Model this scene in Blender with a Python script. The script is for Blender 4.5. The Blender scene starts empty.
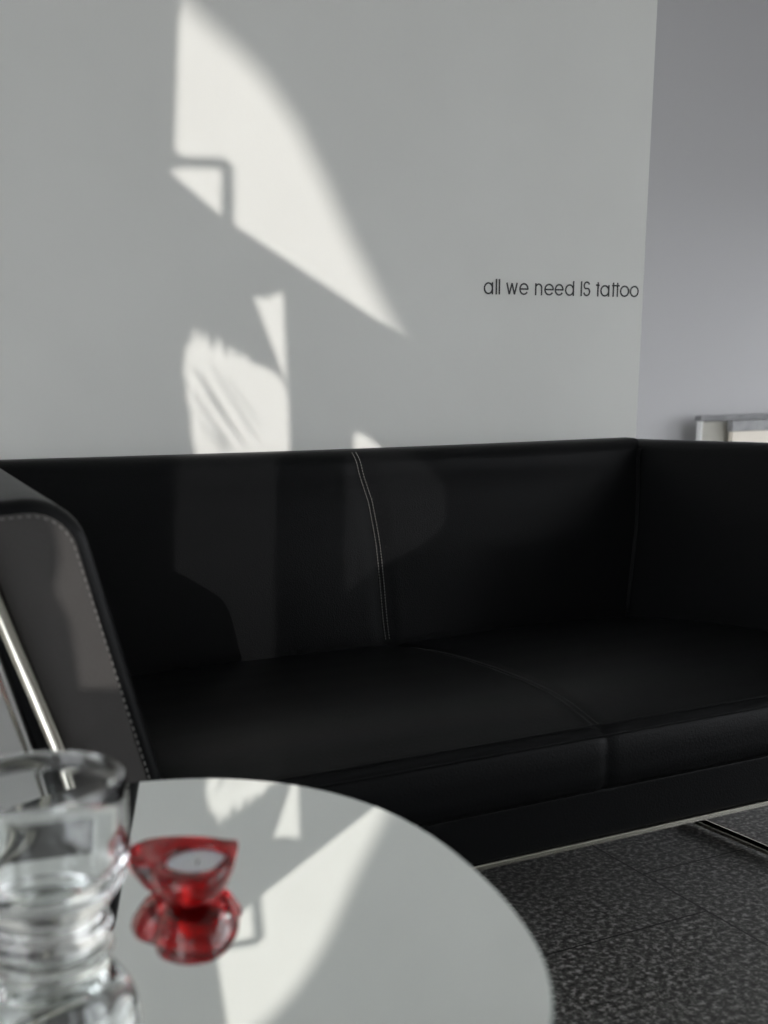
import bpy, bmesh, math, random
from mathutils import Vector, Matrix

random.seed(7)
S = 0.842                      # metres per layout unit (camera 0.80 m above the floor)
COL = bpy.context.scene.collection
PI = math.pi

# ------------------------------------------------------------------ materials
def mat(name, color, rough=0.5, metallic=0.0, spec=0.5, **kw):
    m = bpy.data.materials.new(name); m.use_nodes = True
    b = m.node_tree.nodes['Principled BSDF']
    b.inputs['Base Color'].default_value = (*color, 1)
    b.inputs['Roughness'].default_value = rough
    b.inputs['Metallic'].default_value = metallic
    b.inputs['Specular IOR Level'].default_value = spec
    for k, v in kw.items():
        b.inputs[k.replace('_', ' ')].default_value = v
    return m

def add_bump(m, scale, strength, dist=0.001, detail=4, vor=False):
    nt = m.node_tree; b = nt.nodes['Principled BSDF']
    tc = nt.nodes.new('ShaderNodeTexCoord')
    t = nt.nodes.new('ShaderNodeTexVoronoi' if vor else 'ShaderNodeTexNoise')
    t.inputs['Scale'].default_value = scale
    if not vor: t.inputs['Detail'].default_value = detail
    bp = nt.nodes.new('ShaderNodeBump'); bp.inputs['Strength'].default_value = strength
    bp.inputs['Distance'].default_value = dist
    nt.links.new(tc.outputs['Object'], t.inputs['Vector'])
    nt.links.new(t.outputs['Distance' if vor else 'Fac'], bp.inputs['Height'])
    nt.links.new(bp.outputs['Normal'], b.inputs['Normal'])
    return m

def mottled(m, c1, c2, scale, detail=3, lo=.35, hi=.65):
    nt = m.node_tree; b = nt.nodes['Principled BSDF']
    tc = nt.nodes.new('ShaderNodeTexCoord'); t = nt.nodes.new('ShaderNodeTexNoise')
    t.inputs['Scale'].default_value = scale; t.inputs['Detail'].default_value = detail
    r = nt.nodes.new('ShaderNodeValToRGB')
    r.color_ramp.elements[0].position = lo; r.color_ramp.elements[0].color = (*c1, 1)
    r.color_ramp.elements[1].position = hi; r.color_ramp.elements[1].color = (*c2, 1)
    nt.links.new(tc.outputs['Object'], t.inputs['Vector'])
    nt.links.new(t.outputs['Fac'], r.inputs['Fac'])
    nt.links.new(r.outputs['Color'], b.inputs['Base Color'])
    return m

M = {}
M['wall'] = add_bump(mottled(mat('warm_white_paint', (.72, .72, .69), .8, spec=.2), (.705, .707, .678), (.735, .737, .707), 3), 140, .12, .001)
M['wall_far'] = add_bump(mat('lilac_white_paint', (.475, .47, .48), .8, spec=.2), 140, .1, .001)
M['paint'] = mat('plain_white_paint', (.72, .72, .71), .85, spec=.2)
M['leather'] = add_bump(mat('black_leather', (.0056, .0059, .0063), .36, spec=.075), 420, .25, .0012, vor=True)
M['leather_panel'] = add_bump(mat('sunlit_black_leather', (.066, .063, .061), .6, spec=.03), 330, .4, .0012, vor=True)  # same black leather lightened, its sunlit look put into the colour
M['thread'] = mat('grey_thread', (.13, .127, .12), .8)
M['thread_dark'] = mat('dark_thread', (.035, .035, .036), .6)
M['chrome'] = mat('chrome', (.62, .60, .53), .2, 1.0)
M['mirror'] = mat('mirror_glass', (.965, .99, .975), .004, 1.0)
M['rim'] = mat('green_glass_edge', (.30, .40, .37), .2, 0.0, .6)
M['steel'] = mat('brushed_steel', (.5, .5, .5), .3, 1.0)
M['glass'] = mat('clear_glass', (.985, .997, .997), .0, 0, .5, Transmission_Weight=1.0, IOR=1.47)
M['ruby'] = mat('ruby_glass', (.52, .014, .018), .05, 0, .5, Transmission_Weight=.93, IOR=1.46)
M['wax'] = mat('white_wax', (.85, .85, .88), .5, Subsurface_Weight=.2)
M['alu'] = mat('thin_aluminium', (.75, .75, .76), .3, 1.0)
M['wick'] = mat('wick', (.05, .045, .04), .9)
M['vinyl'] = mat('black_vinyl', (.012, .012, .013), .5)
M['concrete'] = mottled(mat('concrete_grey_laminate', (.25, .25, .26), .5), (.17, .17, .175), (.28, .28, .285), 18, 6)
M['desk_grey'] = mottled(mat('dark_grey_laminate', (.16, .16, .17), .5), (.12, .12, .125), (.18, .18, .185), 14, 5)
M['cream'] = mat('cream_laminate', (.72, .66, .57), .5)
M['beige'] = mat('beige_grey_laminate', (.40, .385, .34), .6)
M['white_lam'] = mat('white_laminate', (.75, .75, .74), .5)
M['sun_mask'] = mat('added_sun_mask', (.55, .55, .54), .8)  # for the added sheets that block and shape the sun
M['frame'] = mat('window_frame_grey', (.25, .25, .26), .5)
M['ground'] = mat('pavement', (.30, .30, .29), .9)

def granite():
    m = mat('granite_tiles', (.05, .05, .05), .42, spec=.35)
    nt = m.node_tree; b = nt.nodes['Principled BSDF']; L = nt.links.new
    tc = nt.nodes.new('ShaderNodeTexCoord')
    n = nt.nodes.new('ShaderNodeTexNoise'); n.inputs['Scale'].default_value = 105; n.inputs['Detail'].default_value = 5
    n.inputs['Roughness'].default_value = .7
    r = nt.nodes.new('ShaderNodeValToRGB')
    e = r.color_ramp.elements
    e[0].position = .36; e[0].color = (.022, .022, .021, 1)
    e[1].position = .70; e[1].color = (.46, .45, .43, 1)
    x = e.new(.50); x.color = (.085, .083, .079, 1)
    L(tc.outputs['Object'], n.inputs['Vector']); L(n.outputs['Fac'], r.inputs['Fac'])
    # tile joints: columns along x, joints along y offset from column to column
    sp = nt.nodes.new('ShaderNodeSeparateXYZ'); L(tc.outputs['Object'], sp.inputs[0])
    def mth(op, a, c=None, d=None):
        q = nt.nodes.new('ShaderNodeMath'); q.operation = op
        for i, v in enumerate((a, c, d)):
            if v is None: continue
            if isinstance(v, (int, float)): q.inputs[i].default_value = v
            else: L(v, q.inputs[i])
        return q.outputs[0]
    W, LEN = .72 * S, .36 * S
    u = mth('DIVIDE', mth('SUBTRACT', sp.outputs['X'], 1.39 * S), W)
    col = mth('FLOOR', u)
    fu = mth('SUBTRACT', u, col)
    du = mth('MULTIPLY', mth('MINIMUM', fu, mth('SUBTRACT', 1.0, fu)), W)
    v = mth('ADD', mth('DIVIDE', mth('SUBTRACT', sp.outputs['Y'], 1.60 * S), LEN), mth('MULTIPLY', col, .5))
    fv = mth('FRACT', v)
    dv = mth('MULTIPLY', mth('MINIMUM', fv, mth('SUBTRACT', 1.0, fv)), LEN)
    dd = mth('MINIMUM', du, dv)
    j = mth('LESS_THAN', dd, .0017)
    mx = nt.nodes.new('ShaderNodeMix'); mx.data_type = 'RGBA'
    L(j, mx.inputs[0]); L(r.outputs['Color'], mx.inputs[6]); mx.inputs[7].default_value = (.008, .008, .008, 1)
    L(mx.outputs[2], b.inputs['Base Color'])
    return m
M['granite'] = granite()

# ------------------------------------------------------------------ mesh helpers (layout units in, metres out)
def link(name, verts, faces, material, parent=None, smooth=False, origin=(0, 0, 0)):
    """one mesh object; verts given in layout units of the room"""
    ox, oy, oz = origin
    me = bpy.data.meshes.new(name)
    me.from_pydata([((x - ox) * S, (y - oy) * S, (z - oz) * S) for x, y, z in verts], [], faces)
    bm = bmesh.new(); bm.from_mesh(me); bmesh.ops.recalc_face_normals(bm, faces=bm.faces); bm.to_mesh(me); bm.free()
    if smooth:
        me.polygons.foreach_set('use_smooth', [True] * len(me.polygons))
    me.materials.append(material); me.update()
    o = bpy.data.objects.new(name, me); COL.objects.link(o)
    if parent is not None:
        o.parent = parent
        px, py, pz = parent['_at'] if '_at' in parent else (0, 0, 0)
        o.location = ((ox - px) * S, (oy - py) * S, (oz - pz) * S)
    else:
        o.location = (ox * S, oy * S, oz * S)
    o['_at'] = origin
    return o

def smooth_by_angle(o, deg=35):
    me = o.data
    bm = bmesh.new(); bm.from_mesh(me)
    for f in bm.faces: f.smooth = True
    for e in bm.edges:
        e.smooth = not (len(e.link_faces) == 2 and e.calc_face_angle(0) > math.radians(deg))
    bm.to_mesh(me); bm.free(); me.update()
    return o

def empty(name, at, label, category, group=None):
    o = bpy.data.objects.new(name, None); COL.objects.link(o)
    o.location = [c * S for c in at]; o['_at'] = at
    o.empty_display_size = .05
    o['label'] = label; o['category'] = category
    if group: o['group'] = group
    return o

def structure(o):
    o['kind'] = 'structure'; return o

class MB:
    def __init__(s): s.v, s.f = [], []
    def add(s, v, f):
        b = len(s.v); s.v += [tuple(p) for p in v]; s.f += [tuple(b + i for i in q) for q in f]; return s
    def box(s, x0, x1, y0, y1, z0, z1):
        return s.hexa([(x0, y0, z0), (x1, y0, z0), (x1, y1, z0), (x0, y1, z0), (x0, y0, z1), (x1, y0, z1), (x1, y1, z1), (x0, y1, z1)])
    def hexa(s, p):
        return s.add(p, [(0, 3, 2, 1), (4, 5, 6, 7), (0, 1, 5, 4), (1, 2, 6, 5), (2, 3, 7, 6), (3, 0, 4, 7)])
    def loft(s, rings, cap0=True, cap1=True, closed=True):
        n = len(rings[0]); v = [p for r in rings for p in r]; f = []
        for k in range(len(rings) - 1):
            for i in range(n if closed else n - 1):
                j = (i + 1) % n
                f.append((k * n + i, k * n + j, (k + 1) * n + j, (k + 1) * n + i))
        if cap0: f.append(tuple(range(n - 1, -1, -1)))
        if cap1: f.append(tuple((len(rings) - 1) * n + i for i in range(n)))
        return s.add(v, f)
    def lathe(s, cx, cy, prof, n=64):
        rings = []; 
        return s.loft([[(cx + r * math.cos(2 * PI * i / n), cy + r * math.sin(2 * PI * i / n), z) for i in range(n)] for r, z in prof], prof[0][0] > 1e-6, prof[-1][0] > 1e-6)
    def tube(s, path, r, n=10, flat=None):
        """round (or flat r x flat) bar along a polyline"""
        pts = [Vector(p) for p in path]; rings = []
        ref = None
        for i, p in enumerate(pts):
            t = (pts[min(i + 1, len(pts) - 1)] - pts[max(i - 1, 0)]).normalized()
            if ref is None:
                ref = t.orthogonal().normalized() if abs(t.y) > .9 else (Vector((0, 1, 0)) - t * t.y).normalized()
            else:
                ref = (ref - t * ref.dot(t)).normalized()
            b = t.cross(ref)
            if flat is None:
                rings.append([tuple(p + (ref * math.cos(2 * PI * k / n) + b * math.sin(2 * PI * k / n)) * r) for k in range(n)])
            else:
                c = min(r, flat) * .25
                q = [(r, flat - c), (r - c, flat), (-r + c, flat), (-r, flat - c), (-r, -flat + c), (-r + c, -flat), (r - c, -flat), (r, -flat + c)]
                rings.append([tuple(p + ref * a + b * d) for a, d in q])
        return s.loft(rings)
    def out(s, name, m, parent=None, smooth=False, origin=(0, 0, 0), angle=None):
        o = link(name, s.v, s.f, m, parent, smooth, origin)
        if angle: smooth_by_angle(o, angle)
        return o

def lerp(a, b, t): return a + (b - a) * t
def lerp3(a, b, t): return tuple(lerp(x, y, t) for x, y in zip(a, b))

def interp(tab, x):
    if x <= tab[0][0]: return tab[0][1]
    for (a, u), (b, v) in zip(tab, tab[1:]):
        if x <= b: return lerp(u, v, (x - a) / (b - a))
    return tab[-1][1]

def round_poly(pts, radii, n=6):
    """2-D polygon with rounded corners"""
    out = []
    k = len(pts)
    for i in range(k):
        p = Vector(pts[i]); a = (Vector(pts[i - 1]) - p); b = (Vector(pts[(i + 1) % k]) - p)
        r = radii[i]
        if r <= 0: out += [tuple(p)] * (n + 1); continue
        an, bn = a.normalized(), b.normalized()
        half = an.angle(bn) / 2
        d = min(r / math.tan(half), a.length * .48, b.length * .48); rr = d * math.tan(half)
        c = p + (an + bn).normalized() * (rr / math.sin(half))
        s0 = p + an * d - c; s1 = p + bn * d - c
        a0 = math.atan2(s0.y, s0.x); da = math.atan2(s1.y, s1.x) - a0
        while da > PI: da -= 2 * PI
        while da < -PI: da += 2 * PI
        for j in range(n + 1):
            t = a0 + da * j / n
            out.append((c.x + rr * math.cos(t), c.y + rr * math.sin(t)))
    return out

def inset_poly(pts, d):
    k = len(pts); out = []
    area = sum(pts[i][0] * pts[(i + 1) % k][1] - pts[(i + 1) % k][0] * pts[i][1] for i in range(k))
    sg = 1 if area > 0 else -1
    for i in range(k):
        a, b = Vector(pts[i - 1]), Vector(pts[(i + 1) % k])
        t = (b - a)
        t = t.normalized() if t.length > 1e-9 else Vector((1, 0))
        nrm = Vector((-t.y, t.x)) * sg
        out.append((pts[i][0] + nrm.x * d, pts[i][1] + nrm.y * d))
    return out

def dashes(mb, path, dash, gap, w, nrm):
    """short thread stitches along a 3-D polyline, lying on a face with normal nrm"""
    pts = [Vector(p) for p in path]; seg = [(pts[i + 1] - pts[i]).length for i in range(len(pts) - 1)]
    total = sum(seg); nrm = Vector(nrm).normalized()
    def at(s):
        for i, l in enumerate(seg):
            if s <= l or i == len(seg) - 1: return pts[i] + (pts[i + 1] - pts[i]) * (s / max(l, 1e-9))
            s -= l
    s = 0
    while s + dash < total:
        a, b = at(s), at(s + dash); t = (b - a).normalized(); c = t.cross(nrm).normalized() * (w / 2)
        up = nrm * w * .5
        mb.hexa([a - c - up, b - c - up, b + c - up, a + c - up, a - c * .6 + up, b - c * .6 + up, b + c * .6 + up, a + c * .6 + up])
        s += dash + gap

# ------------------------------------------------------------------ the room
YW, XC = 2.40, 1.977          # back wall plane and its free right-hand edge
ZC = 3.7
b = MB().box(-2.3, 6.5, -1.75, 5.1, -.12, 0); structure(b.out('floor', M['granite']))
b = MB().box(-2.3, 6.5, -1.75, 5.1, ZC, ZC + .12); structure(b.out('ceiling', M['paint']))
b = MB().box(-2.3, XC, YW, YW + .14, 0, ZC); structure(b.out('wall_back', M['wall']))
b = MB().box(XC - .6, 6.5, 4.95, 5.1, 0, ZC); structure(b.out('wall_far', M['wall_far']))
qy0, qy1, qz0, qz1 = -1.3, 4.4, .12, 1.9
b = MB().box(6.4, 6.55, -1.75, qy0, 0, ZC).box(6.4, 6.55, qy1, 4.95, 0, ZC).box(6.4, 6.55, qy0, qy1, 0, qz0).box(6.4, 6.55, qy0, qy1, qz1, ZC)
structure(b.out('wall_right', M['wall_far']))
b = MB()
for ya in (qy0, (qy0 + qy1) / 2 - .03, qy1 - .06): b.box(6.44, 6.5, ya, ya + .06, qz0, qz1)
b.box(6.44, 6.5, qy0, qy1, qz0, qz0 + .06).box(6.44, 6.5, qy0, qy1, qz1 - .06, qz1)
structure(b.out('added_window_4', M['frame']))  # added unseen opening, set low to brighten the far wall
# left wall with a wide window opening
b = MB(); y0, y1, z0, z1 = -1.35, .7, .5, 3.0
b.box(-2.35, -2.2, -1.75, y0, 0, ZC).box(-2.35, -2.2, y1, YW, 0, ZC).box(-2.35, -2.2, y0, y1, 0, z0).box(-2.35, -2.2, y0, y1, z1, ZC)
structure(b.out('wall_left', M['paint']))
b = MB()
for ya in (y0, (y0 + y1) / 2 - .025, y1 - .05): b.box(-2.32, -2.25, ya, ya + .05, z0, z1)
b.box(-2.32, -2.25, y0, y1, z0, z0 + .05).box(-2.32, -2.25, y0, y1, z1 - .05, z1)
structure(b.out('window_2', M['frame']))
# front wall: opening for the added sun mask on the left, open shop window on the right
YF = -1.6
fx0, fx1, fz0, fz1 = -2.05, -.95, 1.35, 3.5
rx0, rx1, rz0, rz1 = 3.9, 6.2, .15, 3.3
b = MB()
b.box(-2.3, fx0, YF - .12, YF, 0, ZC).box(fx0, fx1, YF - .12, YF, 0, fz0).box(fx0, fx1, YF - .12, YF, fz1, ZC)
b.box(fx1, rx0, YF - .12, YF, 0, ZC).box(rx0, rx1, YF - .12, YF, 0, rz0).box(rx0, rx1, YF - .12, YF, rz1, ZC).box(rx1, 6.5, YF - .12, YF, 0, ZC)
structure(b.out('wall_front', M['paint']))
b = MB()
for xa in (rx0, (rx0 + rx1) / 2 - .03, rx1 - .06): b.box(xa, xa + .06, YF - .1, YF - .03, rz0, rz1)
b.box(rx0, rx1, YF - .1, YF - .03, rz0, rz0 + .06).box(rx0, rx1, YF - .1, YF - .03, rz1 - .06, rz1)
structure(b.out('window_3', M['frame']))

# added unseen mask, its gaps cut to shape the sun patches
SUN = Vector((.489, .820, -.298)).normalized()
def back_to(y, x, z, y_from=YW):
    t = (y - y_from) / SUN.y
    return x + SUN.x * t, z + SUN.z * t
GAPS = [
    # large wedge and, past a corner bar, the small triangle left of it
    [(.798, 1.80), (.7734, 1.6136), (.7551, 1.4093), (.7797, 1.3999), (.8597, 1.4052), (.8816, 1.3889), (.8768, 1.2758), (1.3271, 1.0249), (1.463, 1.0666), (1.1138, 1.86)],
    [(.7423, 1.3715), (.7745, 1.3806), (.8549, 1.3828), (.8505, 1.2906)],
    # slim shard
    [(.915, 1.1327), (.9402, 1.1281), (.9687, 1.1399), (.9853, 1.1454), (.986, 1.0632), (.988, .9420)],
    # frayed patch running down behind the sofa
    [(.752, 1.00), (.757, 1.03), (.768, 1.035), (.7814, 1.074), (.790, 1.040), (.803, 1.062), (.815, 1.022), (.833, 1.051), (.846, 1.010), (.862, 1.036), (.872, 1.005),
     (.8903, 1.018), (.905, .992), (.9301, .989), (.9674, .9678), (.9857, .9418), (.990, .9136), (.990, .20),
     (.872, .215), (.868, .30), (.850, .345), (.862, .385), (.858, .43), (.772, .50), (.770, .62), (.7698, .78), (.758, .86), (.762, .90), (.750, .92), (.757, .955), (.748, .97)],
    # small patch above the sofa's middle seam
    [(1.150, .8355), (1.168, .836), (1.1834, .8287), (1.285, .7553), (1.36, .70), (1.40, .655), (1.40, .56), (1.335, .515), (1.23, .475), (1.195, .455), (1.15, .42)],
]
STREAK_STRIPS = [((.772, .985), (.842, .872), .0016), ((.785, .972), (.868, .835), .0024), ((.815, .985), (.905, .838), .0018), ((.768, .93), (.85, .81), .0022), ((.846, .965), (.915, .868), .0013), ((.78, .87), (.835, .805), .0026), ((.80, .93), (.88, .82), .0015), ((.792, .90), (.835, .82), .002)]
bm = bmesh.new()
def loop(pts):
    vs = [bm.verts.new((x * S, YF * S, z * S)) for x, z in pts]
    for i in range(len(vs)): bm.edges.new((vs[i], vs[(i + 1) % len(vs)]))
loop([(fx0, fz0), (fx1, fz0), (fx1, fz1), (fx0, fz1)])
for g in GAPS: loop([back_to(YF, x, z) for x, z in g])
bmesh.ops.triangle_fill(bm, use_beauty=True, edges=bm.edges[:])
r = bmesh.ops.extrude_face_region(bm, geom=bm.faces[:])
bmesh.ops.translate(bm, verts=[v for v in r['geom'] if isinstance(v, bmesh.types.BMVert)], vec=(0, -.003, 0))
# thin strips added to streak the light of the frayed patch
for (xa, za), (xb, zb), w in STREAK_STRIPS:
    pa, pb = back_to(YF, xa, za), back_to(YF, xb, zb)
    q = [(pa[0] - w * .2, pa[1]), (pa[0] + w * .5, pa[1] + w), (pb[0] + w, pb[1] + w), (pb[0], pb[1] - w)]
    vs = [bm.verts.new((x * S, YF * S + dy, z * S)) for dy in (0, -.003) for x, z in q]
    for f in ((0, 1, 2, 3), (7, 6, 5, 4), (0, 4, 5, 1), (1, 5, 6, 2), (2, 6, 7, 3), (3, 7, 4, 0)): bm.faces.new([vs[i] for i in f])
bmesh.ops.recalc_face_normals(bm, faces=bm.faces)
me = bpy.data.meshes.new('sun_mask_window'); bm.to_mesh(me); bm.free(); me.materials.append(M['sun_mask'])
o = bpy.data.objects.new('sun_mask_window', me); COL.objects.link(o); structure(o)

# outside: pavement and an added unseen sheet that cuts the wedge's soft curved edge
b = MB().box(-40, 40, -45, 45, -.40, -.14); structure(b.out('ground', M['ground']))
CURVE = [(.768, 1.775), (.7868, 1.7386), (.8211, 1.6901), (.8696, 1.6508), (.9173, 1.6203), (.9694, 1.5832), (1.0189, 1.5298), (1.0634, 1.4735), (1.1156, 1.384), (1.1672, 1.2806), (1.2286, 1.1774), (1.3032, 1.0477), (1.3817, .9064), (1.45, .80)]
YA = -11.6
edge = [back_to(YA, x - .032, z - .004) for x, z in CURVE]
outer = [(edge[-1][0] + .9, edge[-1][1] + .1), (edge[-1][0] + .9, edge[0][1] + .8), (edge[0][0] - .1, edge[0][1] + .8)]
poly = edge + outer
b = MB().loft([[(x, YA, z) for x, z in poly], [(x, YA - .04, z) for x, z in poly]])
blocker = empty('sun_blocker', (edge[-1][0] + .8, YA - .1, -.14), 'added round-edged sheet on a tall pole, unseen, shaping the sun patch', 'sun_blocker')
structure(blocker)
b.out('blocker_sheet', M['sun_mask'], blocker, origin=(edge[-1][0] + .8, YA, edge[0][1]))
MB().tube([(edge[-1][0] + .8, YA - .1, -.14), (edge[-1][0] + .8, YA - .1, edge[0][1] + .7)], .05, 12).out('pole', M['frame'], blocker, True, (edge[-1][0] + .8, YA - .1, -.14))

# ------------------------------------------------------------------ lettering on the wall
bl = MB()
YT = YW - .0012
def stroke(pts, w=.0037, closed=False):
    P = [Vector(p) for p in pts]; n = len(P)
    L, R = [], []
    for i in range(n):
        a = P[(i - 1) % n] if closed or i > 0 else P[i]
        c = P[(i + 1) % n] if closed or i < n - 1 else P[i]
        t = (c - a).normalized(); nn = Vector((-t.y, t.x)) * (w / 2)
        L.append(P[i] + nn); R.append(P[i] - nn)
    rings = []
    for l, r_ in zip(L, R):
        rings.append([(l.x, YT, l.y), (r_.x, YT, r_.y), (r_.x, YW - .0002, r_.y), (l.x, YW - .0002, l.y)])
    if closed: rings.append(rings[0])
    bl.loft(rings, not closed, not closed)
def arc(cx, cz, rx, rz, a0, a1, n=28):
    return [(cx + rx * math.cos(math.radians(lerp(a0, a1, i / n))), cz + rz * math.sin(math.radians(lerp(a0, a1, i / n)))) for i in range(n + 1)]
def ring_(x0, x1, z0, z1):
    stroke(arc((x0 + x1) / 2, (z0 + z1) / 2, (x1 - x0) / 2, (z1 - z0) / 2, 0, 360 - 360 / 29, 28), closed=True)
#TEXT_BEGIN
XH, AS = .0275, .0350
def base(x): return 1.1479 + (x - 1.499) * .0040     # the line of letters climbs a hair
LET = dict(a1=(1.4995, 1.5254), l1=1.5346, l2=1.5433, w=(1.5642, 1.5935), e1=(1.5999, 1.6267), n=(1.6457, 1.6666), e2=(1.6727, 1.7007), e3=(1.7034, 1.7297), d=(1.7342, 1.7612), I=1.7835, S=(1.7891, 1.8104), t1=1.8342, a2=(1.8417, 1.8697), t2=1.8821, t3=1.895, o1=(1.903, 1.9318), o2=(1.9346, 1.9624))
#TEXT_END
T = .0037; h = T / 2
def L_a(x0, x1):
    z = base(x0); ring_(x0 + h, x1 - h, z + h, z + XH - h); stroke([(x1 - h, z), (x1 - h, z + XH)])
def L_l(x): z = base(x); stroke([(x, z), (x, z + AS)])
def L_e(x0, x1):
    z = base(x0); cx, cz, rx, rz = (x0 + x1) / 2, z + XH / 2, (x1 - x0) / 2 - h, XH / 2 - h
    stroke(arc(cx, cz, rx, rz, 0, 325)); stroke([(x0 + h, cz), (x1 - h * .3, cz)])
def L_t(x, w=.0075): z = base(x); stroke([(x, z), (x, z + AS * .96)]); 
def L_o(x0, x1): z = base(x0); ring_(x0 + h, x1 - h, z + h, z + XH - h)
L_a(*LET['a1']); L_l(LET['l1']); L_l(LET['l2'])
x0, x1 = LET['w']; z = base(x0); q = (x1 - x0) / 4
stroke([(x0, z + XH), (x0 + q, z + .001)]); stroke([(x0 + q, z + .001), (x0 + 2 * q, z + XH - .001)]); stroke([(x0 + 2 * q, z + XH - .001), (x0 + 3 * q, z + .001)]); stroke([(x0 + 3 * q, z + .001), (x1, z + XH)])
L_e(*LET['e1'])
x0, x1 = LET['n']; z = base(x0); rr = (x1 - x0) / 2 - h
stroke([(x0 + h, z), (x0 + h, z + XH)]); stroke([(x1 - h, z), (x1 - h, z + XH - rr - h)] + arc((x0 + x1) / 2, z + XH - rr - h, rr, rr, 0, 180, 16))
L_e(*LET['e2']); L_e(*LET['e3'])
x0, x1 = LET['d']; z = base(x0); ring_(x0 + h, x1 - h, z + h, z + XH - h); stroke([(x1 - h, z), (x1 - h, z + AS)])
L_l(LET['I'])
x0, x1 = LET['S']; z = base(x0); cx = (x0 + x1) / 2; rx = (x1 - x0) / 2 - h; r1 = AS * .235; r2 = AS * .25
stroke(arc(cx, z + AS - r1 - h, rx * .92, r1, 20, 235, 20) + arc(cx, z + r2 + h, rx, r2, 60, -165, 22))
z = base(LET['t1']); L_t(LET['t1']); stroke([(LET['t1'] - .0065, z + XH - .001), (LET['t1'] + .0045, z + XH - .001)])
L_a(*LET['a2'])
L_t(LET['t2']); L_t(LET['t3']); z = base(LET['t2']); stroke([(LET['t2'] - .0045, z + XH - .001), (LET['t3'] + .006, z + XH - .001)])
L_o(*LET['o1']); L_o(*LET['o2'])
o = bl.out('wall_lettering', M['vinyl'], None, False, (1.73, YW, 1.15))
o['label'] = 'thin black vinyl lettering reading all we need IS tattoo on the white wall'; o['category'] = 'lettering'

# ------------------------------------------------------------------ the sofa
sofa = empty('sofa', (1.09, 1.8, 0), 'black leather two-seat sofa with flared arms and chrome frame against the wall', 'sofa')
O = (1.09, 1.8, 0)
YS = 1.406                                                 # front plane of seat and arms
def inner_left(y, z):                                      # inner faces of the two arms
    f = (y - YS) / (2.36 - YS)
    return lerp(lerp(.3945, .42, f), lerp(.296, .345, f), (z - .39) / .42)
def inner_right(y, z):
    f = (y - YS) / (2.36 - YS)
    return lerp(lerp(1.868, 1.737, f), lerp(1.932, 1.842, f), (z - .39) / .42)

# arms: rounded slabs lofted from front to back
def arm(front, back, radii, r, name):
    mb = MB(); rings = []
    K = 7
    stations = [(YS + r * (1 - math.cos(PI / 2 * k / K)), r * (1 - math.sin(PI / 2 * k / K))) for k in range(K + 1)] + [(lerp(YS + r, 2.355, t), 0) for t in (.15, .3, .45, .6, .75, .9, 1)]
    stations[0:1] = [(YS, r)]
    fr = round_poly(front, radii, 7); bk = round_poly(back, radii, 7)
    for y, ins in stations:
        f = (y - YS) / (2.36 - YS)
        p = [lerp3(a, c, f) for a, c in zip(fr, bk)]
        p = inset_poly(p, ins) if ins > 0 else p
        rings.append([(x, y, z) for x, z in p])
    mb.loft(rings)
    return mb.out(name, M['leather'], sofa, False, O, 40), fr
LF = [(.4375, .207), (.293, .822), (.138, .814), (.284, .207)]
LB = [(.450, .207), (.343, .815), (.262, .815), (.372, .207)]
arm_l, frl = arm(LF, LB, [.01, .075, .05, .02], .020, 'armrest')
RF = [(1.835, .207), (1.934, .812), (2.085, .812), (1.96, .207)]
RB = [(1.690, .207), (1.843, .802), (1.945, .802), (1.86, .207)]
arm_r, frr = arm(RF, RB, [.01, .03, .05, .02], .020, 'armrest')
for fr, a in ((frl, arm_l), (frr, arm_r)):
    sgn, bar = (1, lambda z: .252 + (.507 - z) * .281) if fr is frl else (-1, lambda z: 2.050 - (.79 - z) * .215)
    lim = max if sgn > 0 else min
    def face(d, zb):                                       # border-inset outline that stops at the chrome bar
        t = [(lim(x, bar(z) + sgn * (d - .0165)), z) for x, z in inset_poly(fr, d) if z > zb + .02]
        xi = t[0][0] + (t[1][0] - t[0][0]) if False else lerp(fr[0][0], fr[8][0], (zb - .207) / .58) - sgn * d
        return [(xi, zb)] + t + [(bar(zb) + sgn * (d - .0165), zb)]
    p, q = face(.0165, .225), face(.0185, .227)
    pan = MB().loft([[(x, YS - .0008, z) for x, z in p], [(x, YS - .0030, z) for x, z in q]])
    pan.out('front_panel', M['leather_panel'], a, False, O)
    # stitching row inside the border, up the inner edge and across the top
    st = MB(); row = inset_poly(fr, .0205)
    dashes(st, [(x, YS - .0031, z) for x, z in row[4:20]], .0052, .0052, .0026, (0, -1, 0))
    st.out('stitching', M['thread'], a, False, O)

# backrest: raked and softly bowed, rounded top
RAKE = [(.30, -.004), (.39, .0), (.435, .008), (.50, .018), (.60, .034), (.70, .060), (.765, .082)]
YB = 2.15
NX = 60
def back_section():
    sec = [(YB + interp(RAKE, z), z) for z in [.30 + .465 * k / 22 for k in range(23)]]
    cy, cz, rr = YB + .082 + .042, .766, .042
    for k in range(1, 8):
        a = PI - PI * k / 8 * .5
        sec.append((cy + rr * math.cos(a) * 1.0, cz + rr * math.sin(a)))
    sec += [(cy + .02, cz + rr), (2.345, cz + rr - .004), (2.362, cz + rr - .02), (2.366, .60), (2.366, .21), (2.17, .21)]
    return sec
sec = back_section()
SEAM_T = [(.30, 1.112), (.398, 1.109), (.445, 1.107), (.554, 1.106), (.625, 1.104), (.696, 1.099), (.749, 1.0885), (.79, 1.0826), (.81, 1.080)]
SEAM_X = lambda z: interp(SEAM_T, z)
mb = MB(); rings = []
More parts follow.
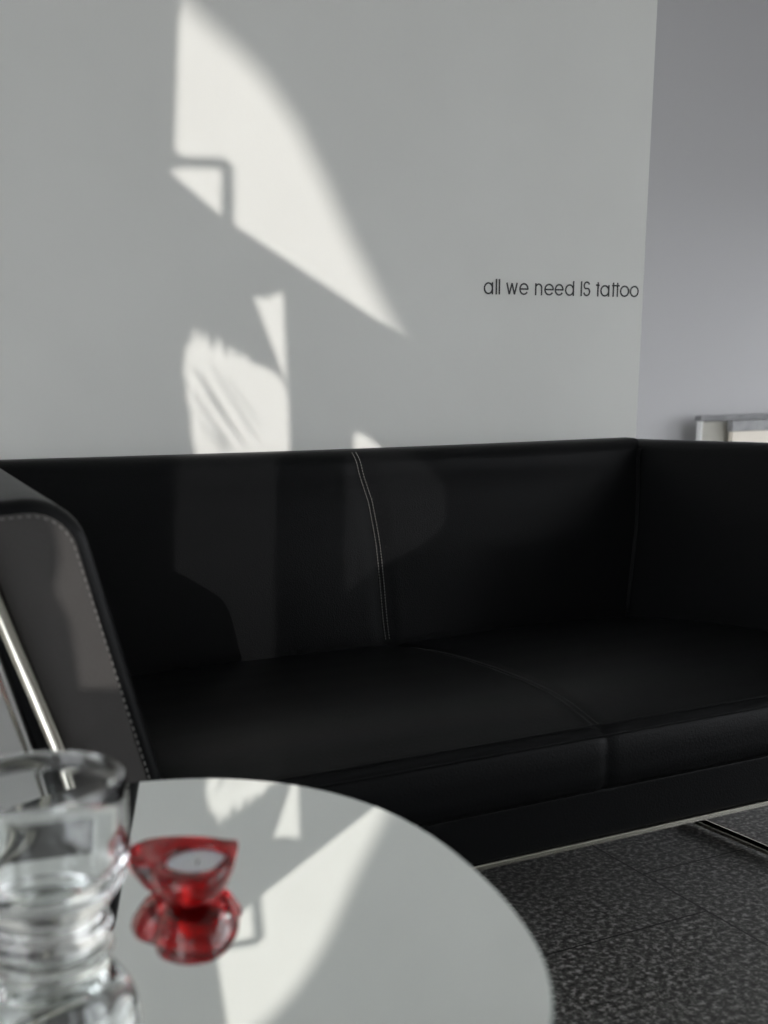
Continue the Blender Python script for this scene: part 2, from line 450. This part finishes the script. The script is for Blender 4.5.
for i in range(NX + 1):
    t = i / NX
    ring = []
    for y, z in sec:
        xl, xr = inner_left(min(y, 2.36), z) - .012, inner_right(min(y, 2.36), z) + .012
        sx = SEAM_X(z); x = lerp(xl, sx, t * 2) if t < .5 else lerp(sx, xr, t * 2 - 1)
        d = abs(x - sx); g = .0045 * math.exp(-(d / .008) ** 2)
        puff = .010 * math.sin(PI * min(1, max(0, (z - .38) / .40))) * math.sin(PI * ((t * 2) % 1 if t not in (0, .5, 1) else 0)) if y < YB + .1 else 0
        zz = z - (.0035 * math.sin(PI * t) if z > .75 else 0) + .0065 * (1 - t) * (1 if z > .7 else 0)
        ring.append((x, y + g - puff if y < 2.3 else y, zz))
    rings.append(ring)
mb.loft(rings)
back = mb.out('backrest', M['leather'], sofa, False, O, 50)
def back_face(x, z):                                        # front surface of the backrest near its seams
    if z > .766: return YB + .124 - math.sqrt(max(.042 ** 2 - (z - .766) ** 2, 0))
    return YB + interp(RAKE, z)
st = MB()
for off in (-.0048, .0048):
    dashes(st, [(SEAM_X(z) + off, back_face(0, z) + .0012, z) for z in [.40 + .402 * k / 40 for k in range(41)]], .0042, .0022, .0015, (0, -1, .2))
st.out('stitching', M['thread'], back, False, O)
# corner seams between back and arms: three thin welts
for fn, sg in ((inner_right, -1), (inner_left, 1)):
    st = MB()
    for off in (.002, .0095, .017):
        path = []
        for k in range(25):
            z = .40 + .385 * k / 24
            y = YB + interp(RAKE, z) - .001
            path.append((fn(y, z) + sg * off * .35 , y - off * .9, z))
        st.tube(path, .0016, 6)
    st.out('corner_piping', M['leather'], back, True, O)

# seat cushion
ZTOP = [(1.398, .300), (1.3985, .345), (1.4015, .374), (1.408, .388), (1.418, .394), (1.44, .3985), (1.47, .406), (1.516, .4165), (1.57, .423), (1.64, .426), (1.742, .4255), (1.85, .421), (1.96, .412), (2.06, .400), (2.13, .390), (2.20, .380)]
secs = [(1.41, .286)] + ZTOP + [(2.20, .29)]
fine = []
for (y0_, z0_), (y1_, z1_) in zip(secs, secs[1:]):
    n_ = max(1, int(math.hypot(y1_ - y0_, z1_ - z0_) / .02))
    fine += [(lerp(y0_, y1_, k / n_), lerp(z0_, z1_, k / n_)) for k in range(n_)]
fine.append(secs[-1])
mb = MB(); rings = []
XS = 1.128
us = [0, .01, .025, .05, .1, .2, .3, .4, .5, .6, .7, .8, .9, .95, .97, .985, .993, 1]
ts = [u * .5 for u in us] + [.5 + (1 - u) * .5 for u in us[::-1]][1:]
for t in ts:
    ring = []
    for y, z in fine:
        zz = max(z, .36)
        xl = inner_left(y, zz) + .002; xr = inner_right(y, zz) - .002
        x = lerp(xl, XS, t * 2) if t < .5 else lerp(XS, xr, t * 2 - 1)
        d = abs(x - XS); e = min(x - xl, xr - x)
        top = 1 if z > .37 else 0
        g = .006 * math.exp(-(d / .010) ** 2) + .012 * math.exp(-(max(e, 0) / .02) ** 2)
        sag = .004 * math.sin(PI * ((t * 2) % 1)) if top and y > 1.45 else 0
        ring.append((x, y + (0 if top else g * .7), z - (g if top else 0) + sag))
    rings.append(ring)
mb.loft(rings)
seat = mb.out('seat_cushion', M['leather'], sofa, False, O, 50)
st = MB()
ztop = lambda y: interp(ZTOP, y)
for off in (-.006, .006):
    dashes(st, [(XS + off, y, ztop(y) - .0035) for y in [1.43 + .66 * k / 40 for k in range(41)]], .0042, .0022, .0013, (0, 0, 1))
st.out('stitching', M['thread_dark'], seat, False, O)
st = MB()
for (y, z) in ((1.4045, .3835), (1.4235, .397)):
    st.tube([(x, y - .0005, z + .0005) for x in [.40 + (1.84 - .40) * k / 30 for k in range(31)]], .0017, 6)
st.out('edge_piping', M['leather'], seat, True, O)
# base under the seat
mb = MB()
mb.hexa([(.425, 1.409, .2015), (1.84, 1.409, .2015), (1.72, 2.30, .207), (.45, 2.30, .207), (.405, 1.409, .289), (1.855, 1.409, .289), (1.72, 2.30, .289), (.44, 2.30, .289)])
o = mb.out('seat_base', M['leather'], sofa, False, O)
bv = o.modifiers.new('bevel', 'BEVEL'); bv.width = .004; bv.segments = 3
# chrome frame: front rail under the seat, a flat bar down each arm, a skid on the floor
MB().tube([(.30, 1.409, .2005), (1.95, 1.409, .1965)], .008, 8, .0045).out('front_rail', M['chrome'], sofa, False, O)
MB().tube([(.36, 2.30, .2005), (1.88, 2.30, .1965)], .008, 8, .0045).out('rear_rail', M['chrome'], sofa, False, O)
def bend(path, r, n=6):
    pts = [Vector(p) for p in path]; out = [pts[0]]
    for i in range(1, len(pts) - 1):
        p = pts[i]; a = (pts[i - 1] - p).normalized() * r; c = (pts[i + 1] - p).normalized() * r
        for k in range(n + 1):
            t = k / n; out.append(p + a * (1 - t) ** 2 + c * t ** 2)
    out.append(pts[-1]); return out
YL = YS - .012
legs = MB().tube(bend([(.156, YL, .80), (.388, YL, .013), (.455, 2.28, .013), (.39, 2.30, .21)], .035), .0095, 12)
legs.out('leg_frame', M['chrome'], sofa, True, O)
MB().tube([(.139, YS + .004, .775), (.268, YS + .004, .252)], .006, 8, .003).out('edge_strip', M['chrome'], arm_l, False, O)
legs = MB().tube(bend([(2.062, YL, .790), (1.945, YL, .245), (1.682, YL, .013), (1.620, 2.28, .013), (1.80, 2.30, .21)], .035), .0095, 12)
legs.out('leg_frame', M['chrome'], sofa, True, O)
MB().tube([(2.082, YS + .004, .775), (1.972, YS + .004, .252)], .006, 8, .003).out('edge_strip', M['chrome'], arm_r, False, O)

# ------------------------------------------------------------------ round mirror table
TC = (.2467, .863); TR = .3272; TZ = .5
tab = empty('side_table', (TC[0], TC[1], 0), 'round low table with a mirrored glass top in front of the sofa', 'table')
TO = (TC[0], TC[1], 0)
NT = 160
def rim(scale, z):
    out = []
    for i in range(NT):
        a = 2 * PI * i / NT
        rr = (TR - .0464 * math.cos(2 * a) + .0116 * math.sin(2 * a)) * scale
        out.append((TC[0] + rr * math.cos(a), TC[1] + rr * math.sin(a), z))
    return out
top = MB().loft([rim(.9965, TZ - .0012), rim(.9965, TZ)]).out('table_top', M['mirror'], tab, False, TO)
MB().loft([rim(.95, TZ - .0105), rim(.9965, TZ - .0105), rim(.9995, TZ - .009), rim(1.0005, TZ - .005), rim(.9995, TZ - .0012), rim(.9966, TZ - .0002), rim(.9966, TZ - .0012), rim(.95, TZ - .0013)], False, False).out('glass_edge', M['rim'], top, True, TO)
MB().lathe(*TC, [(.0, TZ - .0106), (.06, TZ - .0106), (.06, TZ - .018), (.024, TZ - .024), (.024, .03), (.03, .022), (.19, .012), (.195, .006), (.195, 0), (0, 0)], 72).out('pedestal', M['steel'], tab, False, TO, 40)

# ------------------------------------------------------------------ red heart tea-light holder
HC = (.2685, .9150)
hold = empty('candle_holder', (HC[0], HC[1], TZ), 'red glass heart-shaped tea-light holder on the mirrored table', 'candle holder')
HO = (HC[0], HC[1], TZ)
def heart(scale, z, soft=0.0, n=96):
    """heart outline with its tip toward +x"""
    out = []
    for i in range(n):
        t = 2 * PI * i / n
        hx = 16 * math.sin(t) ** 3; hy = 13 * math.cos(t) - 5 * math.cos(2 * t) - 2 * math.cos(3 * t) - math.cos(4 * t)
        x, y = -(hy + 2.5) / 16.5, hx / 16 * 1.12
        # blend toward a circle
        a = math.atan2(y, x); cx, cy = math.cos(a) * .85, math.sin(a) * .85
        x, y = lerp(x, cx, soft), lerp(y, cy, soft)
        ra = math.radians(12)
        x, y = x * math.cos(ra) - y * math.sin(ra), x * math.sin(ra) + y * math.cos(ra)
        out.append((HC[0] + x * scale, HC[1] + y * scale, TZ + z))
    return out
def disc(cx, cy, r, z, n=96):
    """same winding and start as heart(), so rings can be lofted together"""
    pts = heart(1, 0, 0, n); out = []
    for (x, y, _) in pts:
        a = math.atan2(y - HC[1], x - HC[0]); out.append((cx + r * math.cos(a), cy + r * math.sin(a), TZ + z))
    return out
CX, CY = .2715, .9060
rings = [heart(.028, .0008, .7), heart(.033, .0008, .62), heart(.038, .003, .55), heart(.046, .010, .46), heart(.0525, .019, .46), heart(.0575, .028, .42), heart(.0590, .034, .42), heart(.058, .0385, .42), heart(.0545, .0405, .44), heart(.047, .0405, .5),
         disc(CX, CY, .0315, .0392), disc(CX, CY, .0298, .037), disc(CX, CY, .0290, .031), disc(CX, CY, .0286, .0145), disc(CX, CY, .027, .0135)]
o = MB().loft(rings).out('glass_body', M['ruby'], hold, True, HO)
candle = empty('tea_light', (CX, CY, TZ + .0140), 'small white tea-light candle inside the red heart-shaped holder', 'candle')
KO = (CX, CY, TZ + .0140)
MB().lathe(CX, CY, [(0, TZ + .0140), (.0268, TZ + .0140), (.0275, TZ + .0146), (.0275, TZ + .0345), (.0270, TZ + .0345), (.0267, TZ + .0320), (.0267, TZ + .0147), (0, TZ + .0147)], 64).out('cup', M['alu'], candle, False, KO, 40)
MB().lathe(CX, CY, [(0, TZ + .0148), (.0264, TZ + .0148), (.0264, TZ + .0320), (.0255, TZ + .0328), (.012, TZ + .0322), (0, TZ + .0320)], 64).out('wax', M['wax'], candle, False, KO, 40)
MB().tube([(CX, CY, TZ + .0315), (CX + .0005, CY, TZ + .0345), (CX + .0015, CY, TZ + .0360)], .0007, 8).out('wick', M['wick'], candle, True, KO)

# ------------------------------------------------------------------ clear footed glass
GX, GY = .1345, .8900
#GLASS_BEGIN
PROF_OUT = [(0, .0008), (.046, .0008), (.0515, .003), (.0535, .008), (.0525, .013), (.048, .018), (.0445, .0215), (.0440, .0245), (.048, .029), (.0555, .0365), (.063, .0465), (.0690, .060), (.0718, .076), (.0724, .100), (.0730, .124), (.0730, .1410), (.0720, .1430)]
PROF_IN = [(.0695, .1433), (.0672, .1412), (.0664, .124), (.0652, .100), (.0640, .078), (.0600, .063), (.0510, .0525), (.030, .0455), (0, .0435)]
#GLASS_END
go = empty('footed_glass', (GX, GY, TZ), 'clear thick-walled footed glass at the front edge of the mirrored table', 'glass')
GO = (GX, GY, TZ)
MB().lathe(GX, GY, [(r, TZ + z) for r, z in PROF_OUT + PROF_IN], 96).out('bowl', M['glass'], go, False, GO, 60)

# ------------------------------------------------------------------ desk and drawer unit in the room beyond
desk = empty('counter', (4.95, 4.82, 0), 'shallow dark-grey-topped counter with a white end panel along the lilac wall', 'counter')
DO = (4.95, 4.82, 0)
def part(name, m, par, org, *bx, bev=.002):
    mb = MB()
    for q in bx: mb.box(*q)
    o = mb.out(name, m, par, False, org)
    v = o.modifiers.new('bevel', 'BEVEL'); v.width = bev; v.segments = 2
    return o
part('counter_top', M['desk_grey'], desk, DO, (4.392, 5.9, 4.8, 4.845, .7215, .7490))
part('end_panel', M['white_lam'], desk, DO, (4.408, 4.414, 4.806, 4.845, 0, .721), bev=.0005)
part('end_panel', M['white_lam'], desk, DO, (5.865, 5.881, 4.806, 4.845, 0, .721), bev=.0005)
part('front_panel', M['beige'], desk, DO, (4.4155, 5.8635, 4.818, 4.840, .05, .715))
cab = empty('cabinet', (5.05, 4.775, 0), 'cream cabinet with a thick concrete-grey top standing in front of the counter', 'cabinet')
CO = (5.05, 4.775, 0)
part('cabinet_top', M['concrete'], cab, CO, (4.580, 5.7, 4.755, 4.795, .6625, .7205))
part('carcass', M['cream'], cab, CO, (4.592, 5.68, 4.762, 4.793, .05, .662))
part('plinth', M['frame'], cab, CO, (4.60, 5.66, 4.768, 4.79, 0, .05))

# ------------------------------------------------------------------ light
w = bpy.data.worlds.new('sky'); bpy.context.scene.world = w; w.use_nodes = True
bg = w.node_tree.nodes['Background']; bg.inputs['Color'].default_value = (.93, .96, 1.0, 1); bg.inputs['Strength'].default_value = 4.65
sd = bpy.data.lights.new('sun', 'SUN'); sd.energy = 2.6; sd.angle = math.radians(.24); sd.color = (1.0, .955, .91)
so = bpy.data.objects.new('sun', sd); COL.objects.link(so)
so.rotation_euler = SUN.to_track_quat('-Z', 'Y').to_euler(); so.location = (-6, -10, 7)

# ------------------------------------------------------------------ camera
R = ((0.8980976637517498, -0.4396009810552683, -0.013098237243827478),
     (-0.12680785568543404, -0.23031893417723553, -0.9648175766930889),
     (0.4211179812120497, 0.8681613709528362, -0.2625937544672001))
cam = bpy.data.cameras.new('camera'); co = bpy.data.objects.new('camera', cam); COL.objects.link(co)
right, down, fwd = (Vector(v) for v in R)
m3 = Matrix((right, -down, -fwd)).transposed()
co.matrix_world = Matrix.Translation((0, 0, .95 * S)) @ m3.to_4x4()
cam.sensor_fit = 'AUTO'; cam.sensor_width = 36; cam.lens = 1120 * 36 / 1024
cam.shift_x = (384 - 362) / 1024; cam.shift_y = (687 - 512) / 1024
cam.clip_start = .02
cam.dof.use_dof = True; cam.dof.focus_distance = 2.45 * S; cam.dof.aperture_fstop = 4.2
sc = bpy.context.scene; sc.camera = co
sc.view_settings.view_transform = 'Standard'; sc.view_settings.look = 'None'
sc.view_settings.exposure = 0; sc.view_settings.gamma = 1; sc.view_settings.use_curve_mapping = False
sc.cycles.max_bounces = 14; sc.cycles.transmission_bounces = 12; sc.cycles.diffuse_bounces = 6; sc.cycles.glossy_bounces = 8
for o in bpy.data.objects:
    if '_at' in o: del o['_at']
